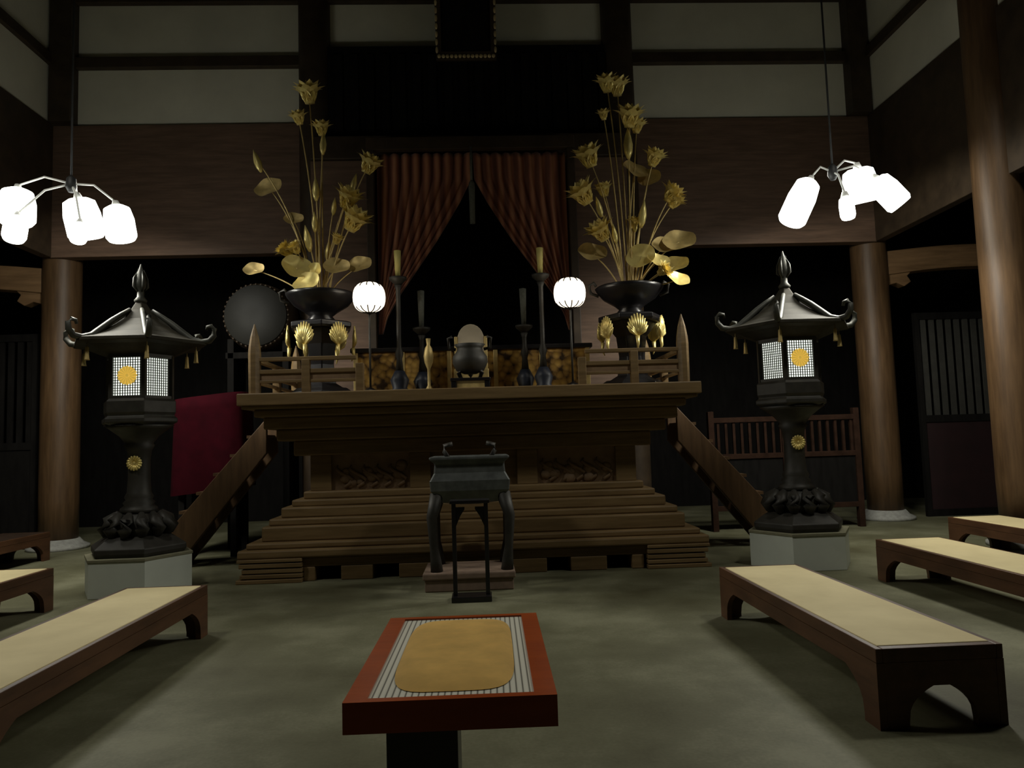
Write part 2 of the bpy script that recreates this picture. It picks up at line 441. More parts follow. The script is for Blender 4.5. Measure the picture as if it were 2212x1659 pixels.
# ------------------------------------------------------------------ vases with gilded lotus
VY = 9.42
def make_vase_stand():
    t = thing('vase_stand', '', 'stand', (0, 0, 0))
    b = MB(); b.lathe([(0.40, 0.84), (0.42, 0.87), (0.42, 0.92), (0.36, 0.94)], 6, (0, 0, 0), False, 0.0); b.build('top', M['black'], t, 0.01)
    b = MB(); b.lathe([(0.30, 0.10), (0.20, 0.16), (0.17, 0.40), (0.20, 0.66), (0.34, 0.84)], 6, (0, 0, 0), False); b.build('body', M['black'], t, 0.01)
    b = MB(); b.lathe([(0.42, 0), (0.42, 0.05), (0.34, 0.10)], 6, (0, 0, 0), False); b.build('foot', M['black'], t, 0.01)
    for k in range(6):
        a = -pi / 2 + k * pi / 3
        mt = Matrix.Rotation(a + pi / 2, 4, 'Z') @ Matrix.Translation((0, -0.39, 0.72))
        b = MB()
        for j in range(11):           # fan-shaped gilt leaf of ribbed petals
            g = R(-75 + j * 15); L = 0.205 - 0.02 * abs(j - 5) / 5
            p0 = Vector((0, 0, -0.10)); p1 = Vector((sin(g) * L * 0.72, -0.02, -0.02 + cos(g) * L)); 
            b.tube([p0, (p0 + p1) / 2 + Vector((sin(g) * 0.02, -0.012, 0)), p1], [0.012, 0.026, 0.008], 8, True, mt)
        b.ball((0, -0.015, -0.02), 0.04, 10, 8, (1, 0.5, 1), mt)
        b.tube([(0, 0, -0.10), (0, -0.01, -0.2), (0, 0.02, -0.27)], [0.028, 0.018, 0.006], 8, True, mt)
        b.build('leaf_ornament', M['gold'], t)
    return t
def make_vase():
    t = thing('flower_vase', '', 'vase', (0, 0, 0))
    b = MB(); b.lathe([(0.16, 0), (0.18, 0.03), (0.14, 0.08), (0.20, 0.13), (0.34, 0.22), (0.42, 0.32), (0.44, 0.36), (0.42, 0.375), (0.38, 0.33), (0.26, 0.22), (0.05, 0.18)], 40)
    b.build('bowl', M['black'], t)
    for s in (-1, 1):
        b = MB(); b.tube([(s * 0.40, 0, 0.26), (s * 0.50, 0, 0.30), (s * 0.52, 0, 0.40), (s * 0.46, 0, 0.44), (s * 0.43, 0, 0.39)], 0.02, 8); b.build('handle', M['bronze'], t)
    return t

def petal(b, c, ax, side, L, W, open_, mat=None):
    # cupped pointed petal from c along ax, leaning by open_
    n = 5; vs = []; fs = []
    out = side
    for i in range(n + 1):
        u = i / n
        w_ = W * sin(pi * min(1, 0.18 + 0.82 * u) ** 0.9) * (1 if u < 1 else 0)
        d = ax * (L * u * cos(open_ * u)) + out * (L * (0.12 + u * sin(open_) * 0.9) * (0.35 + 0.65 * u))
        tan = ax.cross(out).normalized()
        cup = out * 0
        vs += [c + d - tan * w_ - out * (w_ * 0.15), c + d + out * 0.25 * w_, c + d + tan * w_ - out * (w_ * 0.15)]
    for i in range(n):
        for j in range(2):
            fs.append((3 * i + j, 3 * i + j + 1, 3 * i + j + 4, 3 * i + j + 3))
    b.add(vs, fs, True)

def flower(c, size, ax):
    b = MB(); ax = Vector(ax).normalized()
    ref = Vector((1, 0, 0)) if abs(ax.x) < 0.8 else Vector((0, 1, 0))
    u = ax.cross(ref).normalized(); v = ax.cross(u).normalized()
    c = Vector(c) - ax * size * 0.4
    for ring, (n, op, L) in enumerate(((8, 0.85, 1.0), (8, 0.55, 1.05), (6, 0.22, 0.95))):
        for k in range(n):
            a = 2 * pi * (k + 0.5 * ring) / n
            petal(b, c, ax, (u * cos(a) + v * sin(a)), size * L, size * 0.33, op)
    b.tube([c - ax * 0.01, c + ax * size * 0.5], [size * 0.22, size * 0.26], 10)
    return b

def bud(c, size, ax):
    b = MB(); ax = Vector(ax).normalized(); c = Vector(c)
    b.tube([c + ax * size * k for k in (-0.5, -0.3, -0.05, 0.2, 0.5)], [size * 0.05, size * 0.13, size * 0.15, size * 0.10, 0.003], 10)
    return b

def leaf(c, size, tilt, yaw):
    # round veined lotus leaf with a wavy lifted rim
    b = MB(); n = 24; m = 4; vs = [(0, 0, 0)]; fs = []
    for i in range(1, m + 1):
        for k in range(n):
            a = 2 * pi * k / n; r = size * i / m
            vs.append((r * cos(a), r * sin(a) * 0.8, 0.22 * size * (i / m) ** 2 + 0.07 * size * sin(4 * a) * (i / m) ** 2))
    for k in range(n): fs.append((0, 1 + k, 1 + (k + 1) % n))
    for i in range(m - 1):
        for k in range(n):
            k2 = (k + 1) % n
            fs.append((1 + i * n + k, 1 + (i + 1) * n + k, 1 + (i + 1) * n + k2, 1 + i * n + k2))
    mt = Matrix.Translation(c) @ Matrix.Rotation(yaw, 4, 'Z') @ Matrix.Rotation(tilt, 4, 'X')
    b.add(vs, fs, True, mt)
    return b

def arrangement(vx, items, label):
    # items: (kind, x offset, height, depth offset, size) measured from the vase mouth
    z0 = 3.30
    t = thing('gilded_lotus_arrangement', label, 'flower arrangement', (vx, VY, z0), 0, 'gilded lotus arrangements')
    rnd = random.Random(5)
    for kind, x, z, y, s in items:
        top = Vector((x, y, z)); base = Vector((0.10 * x / 0.8 + rnd.uniform(-0.04, 0.04), rnd.uniform(-0.05, 0.05), 0))
        mid1 = base.lerp(top, 0.35); mid1.x = base.x + 0.18 * (x - base.x); mid1.z = 0.45 * z
        mid2 = base.lerp(top, 0.75); mid2.x = base.x + 0.62 * (x - base.x); mid2.z = 0.8 * z
        pts = []
        for i in range(15):
            u = i / 14
            pts.append(base * (1 - u) ** 3 + mid1 * 3 * u * (1 - u) ** 2 + mid2 * 3 * u * u * (1 - u) + top * u ** 3)
        ax = (pts[-1] - pts[-3]).normalized()
        MB().tube(pts, [0.012 - 0.005 * i / 14 for i in range(15)], 8).build('stem', M['gold_dull'], t)
        if kind == 'f': flower(top, s * 1.45, (ax.x, ax.y - 0.25, max(0.35, ax.z))).build('flower', M['gold'], t)
        elif kind == 'b': bud(top, s, (ax.x * 0.6, ax.y, 1)).build('bud', M['gold'], t)
        elif kind == 'l': leaf(top, s, R(62 + rnd.uniform(-12, 20)), rnd.uniform(-0.6, 0.6)).build('leaf', M['gold'], t)
        else: leaf(top, s, R(60 + rnd.uniform(-12, 20)), rnd.uniform(-0.6, 0.6)).build('leaf', M['gold_dull'], t)
    return t

VLX, VRX = -1.99, 1.97
vs0 = make_vase_stand(); vs0.location = (VLX, VY, 2.13); vs0.rotation_euler = (0, 0, R(-18))
vs0['label'] = 'black stand with gold leaf ornaments under the vase nearest the dark drum'; vs0['group'] = 'black vase stands on the altar'
dup(vs0, (VRX, VY, 2.13), R(0), 'black stand with gold leaf ornaments under the vase nearest the crossbeam column')
va0 = make_vase(); va0.location = (VLX, VY, 3.07)
va0['label'] = 'wide black bowl vase of gold lotus nearest the dark drum'; va0['group'] = 'black lotus vases on the altar'
dup(va0, (VRX, VY, 3.07), None, 'wide black bowl vase of gold lotus nearest the crossbeam column')

L_ITEMS = [('f', -0.13, 2.79, 0.00, 0.20), ('f', -0.24, 2.42, -0.10, 0.13), ('f', 0.02, 2.34, 0.05, 0.14), ('b', 0.06, 2.10, -0.05, 0.30),
           ('b', -0.81, 1.92, 0.05, 0.32), ('d', -0.68, 1.58, 0.15, 0.20), ('f', 0.64, 1.83, 0.0, 0.19), ('b', 0.42, 1.62, 0.1, 0.28),
           ('f', 0.38, 1.35, -0.10, 0.21), ('f', 0.46, 1.05, -0.15, 0.23), ('b', 0.17, 1.30, 0.05, 0.24), ('b', -0.04, 1.50, -0.05, 0.32),
           ('b', -0.05, 1.05, -0.1, 0.26), ('f', 0.22, 0.84, -0.05, 0.10), ('f', -0.44, 0.72, 0.0, 0.14), ('f', -0.30, 0.72, -0.1, 0.12), ('b', -0.14, 0.84, -0.1, 0.34),
           ('l', -0.28, 0.46, -0.12, 0.20), ('l', -0.12, 0.24, -0.20, 0.19), ('d', 0.22, 0.46, -0.1, 0.17), ('d', 0.50, 0.50, 0.0, 0.17), ('d', -0.90, 0.52, 0.20, 0.14), ('l', -0.05, 0.42, -0.1, 0.13),
           ('b', 0.09, 0.72, 0.05, 0.3), ('d', -0.36, 1.15, 0.1, 0.13)]
R_ITEMS = [('f', -0.18, 2.88, 0.0, 0.17), ('f', -0.03, 2.86, 0.05, 0.18), ('f', 0.10, 2.40, -0.05, 0.21), ('f', -0.24, 2.46, 0.0, 0.10), ('f', 0.21, 2.32, 0.05, 0.14), ('b', 0.06, 2.05, -0.05, 0.42),
           ('f', -0.47, 1.87, -0.05, 0.22), ('f', 0.41, 1.86, 0.0, 0.17), ('d', 0.15, 1.70, 0.05, 0.20), ('d', 0.36, 1.62, 0.1, 0.16),
           ('f', -0.57, 1.36, -0.1, 0.23), ('f', -0.27, 1.46, 0.05, 0.14), ('b', -0.36, 1.20, -0.05, 0.28), ('f', 0.62, 1.37, 0.0, 0.18), ('f', 0.66, 1.28, 0.02, 0.15),
           ('f', -0.36, 0.86, -0.1, 0.20), ('b', -0.17, 0.84, -0.05, 0.26), ('b', 0.20, 1.08, -0.1, 0.36), ('b', 0.12, 0.98, 0.0, 0.22), ('f', 0.10, 1.00, 0.02, 0.11),
           ('d', -0.45, 0.62, 0.1, 0.20), ('d', 0.70, 0.74, 0.05, 0.22), ('d', 0.52, 0.70, 0.1, 0.18), ('l', 0.16, 0.52, -0.1, 0.20), ('l', 0.36, 0.44, -0.14, 0.17), ('l', 0.56, 0.36, -0.18, 0.20), ('l', 0.60, 0.18, -0.2, 0.15), ('f', 0.40, 0.30, -0.25, 0.12)]
arrangement(VLX, L_ITEMS, 'tall gold lotus spray with buds fanned out, nearest the dark drum')
arrangement(VRX, R_ITEMS, 'tall gold lotus spray with big drooping leaves, nearest the crossbeam column')

# ------------------------------------------------------------------ globe lamps
def make_globe():
    t = thing('globe_lamp', '', 'lamp', (0, 0, 0))
    b = MB(); b.lathe([(0.12, 0), (0.12, 0.02), (0.05, 0.05), (0.016, 0.07)], 24); b.build('base', M['black'], t)
    b = MB(); b.tube([(0, 0, 0.05), (0, 0, 0.98)], 0.013, 12); b.build('pole', M['bronze'], t)
    prof = []
    for i in range(15):
        a = -pi / 2 + pi * i / 14
        prof.append((max(0.03, 0.197 * abs(cos(a)) ** 0.62), 1.17 + 0.185 * (abs(sin(a)) ** 0.9) * (1 if a > 0 else -1)))
    b = MB(); b.lathe(prof, 48); sh = b.build('shade', M['ball_glass'], t)
    b = MB()
    for k in range(12):
        a = 2 * pi * k / 12
        for part in (prof[0:5],):
            b.tube([((r + 0.002) * cos(a + 0.25 * (1 - z / 1.17)), (r + 0.002) * sin(a + 0.25 * (1 - z / 1.17)), z) for r, z in part], 0.007, 6)
    b.build('lower_rib', M['black'], sh)
    b = MB()
    for k in range(12):
        a = 2 * pi * k / 12
        b.tube([((r + 0.002) * cos(a + 0.25 * (1 - z / 1.17)), (r + 0.002) * sin(a + 0.25 * (1 - z / 1.17)), z) for r, z in prof[10:15]], 0.007, 6)
    b.build('upper_rib', M['black'], sh)
    b = MB(); b.lathe([(0.035, 0.97), (0.05, 0.985), (0.03, 1.0)], 16); b.build('socket', M['bronze'], t)
    return t
g0 = make_globe(); g0.location = (-1.32, 9.0, 2.13)
g0['label'] = 'glowing round white lamp on a thin pole, beside the lotus vase nearest the drum'; g0['group'] = 'glowing globe lamps on the altar'
dup(g0, (1.14, 9.0, 2.11 + 0.02), None, 'glowing round white lamp on a thin pole, beside the lotus vase nearest the crossbeam column')

# ------------------------------------------------------------------ gilded low table at the back of the altar
def make_gilt_table():
    t = thing('gilded_altar_table', 'long low table with gilded carved front behind the black urn', 'table', (CX, 10.06, 2.13))
    MB().box(-1.62, 1.62, -0.2, 0.75, 0.60, 0.66).build('tabletop', M['black'], t, 0.01)
    for x0 in (-1.55, -0.93, -0.31, 0.31, 0.93):
        MB().box(x0 + 0.03, x0 + 0.59, -0.17, -0.13, 0.05, 0.60).build('carved_panel', M['gilt_carving'], t)
    for k in range(6):
        x = -1.55 + 0.62 * k
        MB().box(x - 0.03, x + 0.03, -0.19, -0.12, 0, 0.60).build('panel_post', M['gold_dull'], t, 0.006)
    for x in (-1.56, 1.56): MB().box(x - 0.05, x + 0.05, 0.6, 0.7, 0, 0.60).build('rear_leg', M['black'], t)
    MB().box(-1.58, 1.58, -0.18, -0.12, 0.0, 0.05).build('bottom_rail', M['gold_dull'], t, 0.006)
    return t
make_gilt_table()

# urn on a little stand in front
def make_urn():
    s = thing('urn_stand', 'low dark stand under the black urn in the middle of the altar', 'stand', (CX - 0.02, 9.0, 2.13))
    MB().box(-0.24, 0.24, -0.2, 0.2, 0.10, 0.14).build('top', M['black'], s, 0.008)
    for x in (-0.2, 0.2):
        for y in (-0.16, 0.16): MB().box(x - 0.03, x + 0.03, y - 0.03, y + 0.03, 0, 0.10).build('leg', M['black'], s, 0.006)
    t = thing('incense_urn', 'round black incense urn on a low stand before the pale tablet', 'urn', (CX - 0.02, 9.0, 2.27))
    b = MB(); b.lathe([(0.08, 0.06), (0.17, 0.10), (0.215, 0.20), (0.21, 0.27), (0.16, 0.34), (0.155, 0.38), (0.19, 0.42), (0.17, 0.42), (0.13, 0.36)], 36); b.build('bowl', M['bronze'], t)
    for k in range(3):
        a = -pi / 2 + pi / 3 + k * 2 * pi / 3
        b = MB(); b.tube([(0.12 * cos(a), 0.12 * sin(a), 0.12), (0.16 * cos(a), 0.16 * sin(a), 0.06), (0.13 * cos(a), 0.13 * sin(a), 0.0)], [0.04, 0.03, 0.025], 10); b.build('foot', M['bronze'], t)
    for q in (-1, 1):
        b = MB(); b.tube([(q * 0.17, 0, 0.36), (q * 0.25, 0, 0.38), (q * 0.26, 0, 0.50), (q * 0.21, 0, 0.52)], 0.02, 10); b.build('handle', M['bronze'], t)
make_urn()

def make_tablet():
    t = thing('memorial_tablet', 'pale round-topped tablet with gilt edges standing behind the black urn', 'tablet', (CX - 0.01, 9.45, 2.13))
    MB().box(-0.22, 0.22, -0.1, 0.1, 0, 0.3).build('base', M['gold_dull'], t, 0.012)
    poly = [(-0.17, 0.3), (0.17, 0.3), (0.17, 0.68)] + [(0.17 * cos(a), 0.68 + 0.2 * sin(a)) for a in [pi * k / 12 for k in range(1, 12)]] + [(-0.17, 0.68)]
    MB().prism(poly, -0.04, 0.04).build('face', M['cream'], t, 0.008)
    for q in (-1, 1):
        b = MB(); b.box(q * 0.19 - 0.02, q * 0.19 + 0.02, -0.05, 0.05, 0.3, 0.72); b.build('side_post', M['gold_dull'], t, 0.008)
    return t
make_tablet()

# candlesticks, candles, a small gilt ornament
def make_candlestick(h):
    t = thing('candlestick', '', 'candlestick', (0, 0, 0))
    b = MB(); b.lathe([(0.14, 0), (0.14, 0.03), (0.09, 0.08), (0.12, 0.18), (0.06, 0.3)], 24); b.build('base', M['navy'], t)
    b = MB(); b.lathe([(0.05, 0.3), (0.035, 0.45), (0.055, 0.52), (0.03, 0.6), (0.03, h - 0.16), (0.05, h - 0.1)], 20); b.build('stem', M['bronze'], t)
    b = MB(); b.lathe([(0.03, h - 0.1), (0.11, h - 0.03), (0.115, h), (0.04, h - 0.012)], 24); b.build('drip_pan', M['bronze'], t)
    return t
def make_candle(h):
    b = MB(); b.lathe([(0.030, 0), (0.040, h * 0.6), (0.046, h), (0.01, h + 0.01)], 20)
    o = b.build('candle', M['candle']); return o
for x, y, h, ch, lab, clab in (
        (-1.01, 9.40, 1.50, 0.36, 'tall dark candlestick next to the globe lamp on the drum side', 'pale yellow candle on the tall candlestick on the drum side'),
        (0.82, 9.40, 1.50, 0.36, 'tall dark candlestick next to the globe lamp on the crossbeam side', 'pale yellow candle on the tall candlestick on the crossbeam side'),
        (-0.74, 9.64, 0.88, 0.50, 'shorter inner candlestick on the drum side of the urn', 'grey candle on the shorter inner candlestick on the drum side'),
        (0.60, 9.64, 0.88, 0.50, 'shorter inner candlestick on the crossbeam side of the urn', 'grey candle on the shorter inner candlestick on the crossbeam side')):
    c = make_candlestick(h); c.location = (x, y, 2.13); c['label'] = lab; c['group'] = 'candlesticks on the altar'
    k = make_candle(ch); k.location = (x, y, 2.13 + h - 0.012); tag(k, clab, 'candle', 'candles on the altar')
    if h < 1: k.data.materials[0] = M['cord']
def make_small_gold():
    t = thing('gilt_bottle', 'small gilt bottle standing between candlestick and black urn', 'bottle', (-0.62, 9.1, 2.13))
    b = MB(); b.lathe([(0.06, 0), (0.05, 0.03), (0.02, 0.08), (0.018, 0.28), (0.05, 0.36), (0.062, 0.44), (0.045, 0.54), (0.02, 0.58), (0.03, 0.66)], 20); b.build('body', M['gold_dull'], t)
    return t
make_small_gold()

# ------------------------------------------------------------------ shrine curtains, cord, plaque
def make_curtain(s, label):
    # s = -1: hangs from the left half of the rod and is swept outward
    xo = -1.52 if s < 0 else 1.44
    prof = [(6.04, -0.03), (5.62, -0.05), (5.25, -0.24), (4.95, -0.42), (4.63, -0.62), (4.2, -0.92), (3.8, -1.2), (3.45, -1.40), (3.2, -1.47)]
    n = 44; m = 40; vs = []; fs = []
    def inner(z):
        for i in range(len(prof) - 1):
            if prof[i][0] >= z >= prof[i + 1][0]:
                u = (prof[i][0] - z) / (prof[i][0] - prof[i + 1][0]); return prof[i][1] * (1 - u) + prof[i + 1][1] * u
        return prof[-1][1]
    for j in range(m + 1):
        z = 6.04 - (6.04 - 3.2) * j / m
        xi = inner(z) if s < 0 else (-0.05 - inner(z))
        for i in range(n + 1):
            u = i / n
            x = xo + (xi - xo) * u
            vs.append((x, YB - 0.62 + 0.035 * sin(u * 2 * pi * 9) + 0.01 * sin(u * 31), z))
    for j in range(m):
        for i in range(n):
            a = j * (n + 1) + i
            fs.append((a, a + 1, a + n + 2, a + n + 1))
    b = MB(); b.add(vs, fs, True); o = b.build('curtain', M['curtain'])
    sd = o.modifiers.new('cloth', 'SOLIDIFY'); sd.thickness = 0.012
    return tag(o, label, 'curtain', 'shrine curtains')
make_curtain(-1, 'rust-red striped curtain swept aside, hanging on the drum side of the shrine')
make_curtain(1, 'rust-red striped curtain swept aside, hanging on the crossbeam side of the shrine')
t = thing('hanging_tassel', 'grey tasselled cord hanging where the two curtains part', 'tassel', (-0.04, YB - 0.86, 4.84))
b = MB(); b.tube([(0, 0, 0.66), (0, 0, 1.21)], 0.018, 8); b.build('cord', M['cord'], t)
b = MB(); b.lathe([(0.04, 0), (0.045, 0.45), (0.05, 0.56), (0.04, 0.64), (0.015, 0.68)], 16); b.build('tassel', M['cord'], t)

def make_plaque():
    t = thing('name_plaque', 'dark vertical plaque with worn gilt frame hung high over the shrine', 'plaque', (-0.07, YB - 0.34, 7.78))
    t.rotation_euler = (R(8), 0, 0)
    MB().box(-0.46, 0.46, -0.03, 0.03, 0.0, 1.55).build('board', M['dark'], t)
    for q in (-1, 1):
        x0, x1 = sorted((q * 0.40, q * 0.49))
        b = MB(); b.box(x0, x1, -0.07, 0.0, 0.0, 1.55)
        b.build('frame_side', M['beam'], t, 0.01)
        b = MB()
        for i in range(12): b.ball((q * 0.475, -0.07, 0.08 + i * 0.125), 0.028, 10, 6, (0.8, 0.5, 1.9))
        b.build('gilt_edge', M['brass_edge'], t)
    MB().box(-0.49, 0.49, -0.07, 0.0, -0.08, 0.06).build('frame_bottom', M['beam'], t, 0.01)
    b = MB()
    for i in range(14): b.ball((-0.44 + i * 0.0677, -0.075, -0.02), 0.03, 10, 6, (1.0, 0.5, 1.1))
    b.build('gilt_fringe', M['brass_edge'], t)
    return t
make_plaque()

# ------------------------------------------------------------------ floor lanterns on white plinths
def hexpts(r, z, rot=0.0): return [(r * cos(rot + k * pi / 3), r * sin(rot + k * pi / 3), z) for k in range(6)]

def crest(radius, mtx):
    b = MB()
    for k in range(16):
        a = 2 * pi * k / 16
        b.tube([(0.2 * radius * cos(a), 0, 0.2 * radius * sin(a)), (0.65 * radius * cos(a), -0.003, 0.65 * radius * sin(a)), (0.9 * radius * cos(a), 0, 0.9 * radius * sin(a)), (radius * cos(a), 0, radius * sin(a))],
               [0.05 * radius, 0.14 * radius, 0.17 * radius, 0.06 * radius], 8, True, mtx, 1.0)
    b.ball((0, -0.004, 0), 0.2 * radius, 12, 8, (1, 0.4, 1), mtx)
    return b

def make_lantern():
    t = thing('floor_lantern', '', 'lantern', (0, 0, 0))
    HZ = 0.4                                    # stands on the plinth
    b = MB(); b.lathe([(0.50, 0.0), (0.52, 0.04), (0.52, 0.09), (0.46, 0.13), (0.40, 0.17), (0.34, 0.20)], 6, (0, 0, 0), False); b.build('base', M['bronze'], t, 0.01)
    b = MB()                                    # ring of lotus petals
    for k in range(12):
        a = 2 * pi * k / 12
        b.tube([(0.22 * cos(a), 0.22 * sin(a), 0.44), (0.30 * cos(a), 0.30 * sin(a), 0.36), (0.335 * cos(a), 0.335 * sin(a), 0.28), (0.31 * cos(a), 0.31 * sin(a), 0.2)], [0.03, 0.07, 0.075, 0.04], 10)
    b.lathe([(0.27, 0.18), (0.27, 0.36), (0.17, 0.46)], 24); b.build('lotus_ring', M['bronze'], t)
    prof = [(0.20, 0.44), (0.19, 0.49), (0.15, 0.52), (0.165, 0.55), (0.135, 0.58), (0.15, 0.61), (0.125, 0.66), (0.115, 0.80), (0.112, 1.00), (0.125, 1.12), (0.16, 1.18), (0.14, 1.20), (0.20, 1.28), (0.30, 1.36), (0.36, 1.40)]
    b = MB(); b.lathe(prof, 28); b.build('stem', M['bronze'], t)
    fr = Matrix.Translation((0, -0.125, 0.985))
    crest(0.085, fr).build('crest', M['gold'], t)
    b = MB(); b.lathe([(0.36, 1.40), (0.42, 1.43), (0.42, 1.47), (0.38, 1.50), (0.40, 1.54), (0.40, 1.66), (0.37, 1.69)], 6, (0, 0, 0), False); b.build('body', M['bronze'], t, 0.01)
    # light chamber
    fb = MB(); rc = 0.345; z0, z1 = 1.69, 2.17
    for k in range(6):
        a = k * pi / 3; fb.box(rc * cos(a) - 0.022, rc * cos(a) + 0.022, rc * sin(a) - 0.022, rc * sin(a) + 0.022, z0, z1)
    fb.lathe([(0.37, z1 - 0.03), (0.37, z1 + 0.02)], 6, (0, 0, 0), False); fb.lathe([(0.37, z0 - 0.01), (0.37, z0 + 0.03)], 6, (0, 0, 0), False)
    ch = fb.build('chamber_frame', M['bronze'], t)
    for k in range(6):
        a = pi / 6 + k * pi / 3
        mt = Matrix.Rotation(a + pi / 2, 4, 'Z') @ Matrix.Translation((0, -rc * cos(pi / 6), 0))
        pn = MB(); pn.box(-0.165, 0.165, 0.012, 0.018, z0 + 0.02, z1 - 0.02, mt); p = pn.build('window', M['window_glow'], t)
        lb = MB()
        for i in range(13): x = -0.16 + i * 0.32 / 12; lb.box(x - 0.0036, x + 0.0036, 0.0, 0.012, z0 + 0.02, z1 - 0.02, mt)
        for i in range(16): z = z0 + 0.03 + i * (z1 - z0 - 0.06) / 15; lb.box(-0.165, 0.165, 0.002, 0.010, z - 0.0036, z + 0.0036, mt)
        lb.build('lattice', M['bronze'], p)
        if k in (4, 1): crest(0.105, mt @ Matrix.Translation((-0.0, -0.006, 1.94))).build('crest', M['crest_glow'], p)
    # roof: six concave slopes
    rings = [(0.74, 2.29), (0.735, 2.33), (0.60, 2.36), (0.46, 2.42), (0.33, 2.50), (0.21, 2.59), (0.12, 2.70), (0.055, 2.80)]
    b = MB(); b.lathe([(0.37, 2.18), (0.45, 2.21), (0.60, 2.27)] + rings, 6, (0, 0, 0), False); rf = b.build('roof', M['roof_bronze'], t, 0.008)
    for k in range(6):
        a = k * pi / 3; c, s = cos(a), sin(a)
        path = [(0.13, 2.70), (0.23, 2.63), (0.34, 2.55), (0.46, 2.45), (0.57, 2.36), (0.68, 2.325), (0.77, 2.34), (0.82, 2.40), (0.825, 2.47), (0.79, 2.51), (0.745, 2.50), (0.735, 2.46)]
        b = MB(); b.tube([(r * c, r * s, z) for r, z in path], [0.022, 0.028, 0.032, 0.035, 0.036, 0.036, 0.034, 0.032, 0.028, 0.024, 0.02, 0.016], 10)
        b.build('scroll', M['scroll_bronze'], rf)
        b = MB(); b.lathe([(0.004, 2.29), (0.005, 2.235), (0.016, 2.225), (0.020, 2.16), (0.025, 2.10), (0.028, 2.09)], 12, (0.62 * c, 0.62 * s, 0)); b.build('bell', M['gold_dull'], t)
    b = MB(); b.lathe([(0.06, 2.79), (0.07, 2.82), (0.04, 2.86), (0.034, 2.94), (0.055, 2.97), (0.062, 3.03), (0.05, 3.10), (0.025, 3.17), (0.006, 3.24)], 24)
    for q in range(4):
        a = q * pi / 2 + pi / 4
        b.tube([(0.03 * cos(a), 0.03 * sin(a), 2.92), (0.075 * cos(a), 0.075 * sin(a), 2.98), (0.07 * cos(a), 0.07 * sin(a), 3.07), (0.03 * cos(a), 0.03 * sin(a), 3.18)], [0.012, 0.018, 0.015, 0.004], 8)
    b.build('finial', M['scroll_bronze'], t)
    return t

def make_plinth():
    t = thing('lantern_plinth', '', 'plinth', (0, 0, 0))
    b = MB(); b.lathe([(0.58, 0.0), (0.58, 0.37)], 6, (0, 0, 0), False); b.build('side_panel', M['white_paint'], t, 0.004)
    b = MB(); b.lathe([(0.59, 0.37), (0.59, 0.40)], 6, (0, 0, 0), False); b.build('top_slab', M['plinth_top_shade'], t, 0.004)
    return t
LLX, LRX, LY = -3.82, 3.62, 8.48
p0 = make_plinth(); p0.location = (LLX, LY, 0)
p0['label'] = 'white six-sided plinth under the lantern on the drum side'; p0['group'] = 'white lantern plinths'
dup(p0, (LRX, LY, 0), None, 'white six-sided plinth under the lantern on the crossbeam side')
l0 = make_lantern(); l0.location = (LLX, LY, 0.40)
l0['label'] = 'dark bronze six-sided lantern with lit lattice windows, in front of the red-draped stand'; l0['group'] = 'bronze floor lanterns'
dup(l0, (LRX, LY, 0.40), None, 'dark bronze six-sided lantern with lit lattice windows, in front of the low lattice railing')

# ------------------------------------------------------------------ hanging lamps
def make_pendant(loc, shades, ztop, label):
    t = thing('pendant_lamp', label, 'lamp', loc, 0, 'hanging lamps with white glass shades')
    b = MB(); b.tube([(0, 0, 0.45), (0, 0, ztop)], 0.012, 8); b.build('cable', M['cable'], t)
    b = MB(); b.lathe([(0.012, 0.5), (0.05, 0.46), (0.06, 0.36), (0.03, 0.3)], 16); b.build('hub', M['cable'], t)
    for (x, y, z), (dx, dy, dz), L, r in shades:
        d = Vector((dx, dy, dz)).normalized(); c = Vector((x, y, z)); a = c - d * L / 2; e = c + d * L / 2
        b = MB(); b.tube([(0, 0, 0.40), Vector((0, 0, 0.44)).lerp(a, 0.5) + Vector((0, 0, 0.10)), a - d * 0.06], 0.012, 8); b.build('arm', M['lamp_metal'], t)
        b = MB(); b.tube([a - d * 0.07, a - d * 0.01, a + d * 0.005], [0.03, 0.05, 0.05], 16); b.build('lamp_holder', M['lamp_metal'], t)
        b = MB(); b.tube([a, a + d * 0.08 * L, a + d * 0.4 * L, e - d * 0.04, e], [r * 0.55, r * 0.85, r, r * 1.0, r * 0.85], 20); b.build('shade', M['lamp_glass'], t)
    return t
make_pendant((-4.62, 8.5, 4.20), [((-0.60, 0.0, 0.14), (0.05, -0.1, -1), 0.40, 0.19), ((-0.46, -0.25, -0.19), (0.05, -0.3, -1), 0.28, 0.12), ((0.03, 0.20, 0.05), (0.15, 0.2, -1), 0.46, 0.20), ((0.21, -0.22, -0.24), (0.12, -0.4, -1), 0.22, 0.095), ((0.52, 0.05, -0.06), (0.18, 0, -1), 0.40, 0.165)], 6.2,
             'hanging lamp of five white glowing shades over the lantern by the drum')
make_pendant((4.30, 8.5, 4.20), [((-0.42, 0.0, 0.04), (-0.52, 0, -1), 0.56, 0.165), ((0.0, -0.28, -0.13), (0.0, -0.15, -1), 0.26, 0.085), ((0.38, 0.1, 0.26), (0.20, 0.2, -1), 0.42, 0.20), ((0.60, -0.12, 0.10), (0.70, -0.2, -1), 0.42, 0.15)], 6.2,
             'hanging lamp of four white glowing shades over the lantern by the crossbeam')

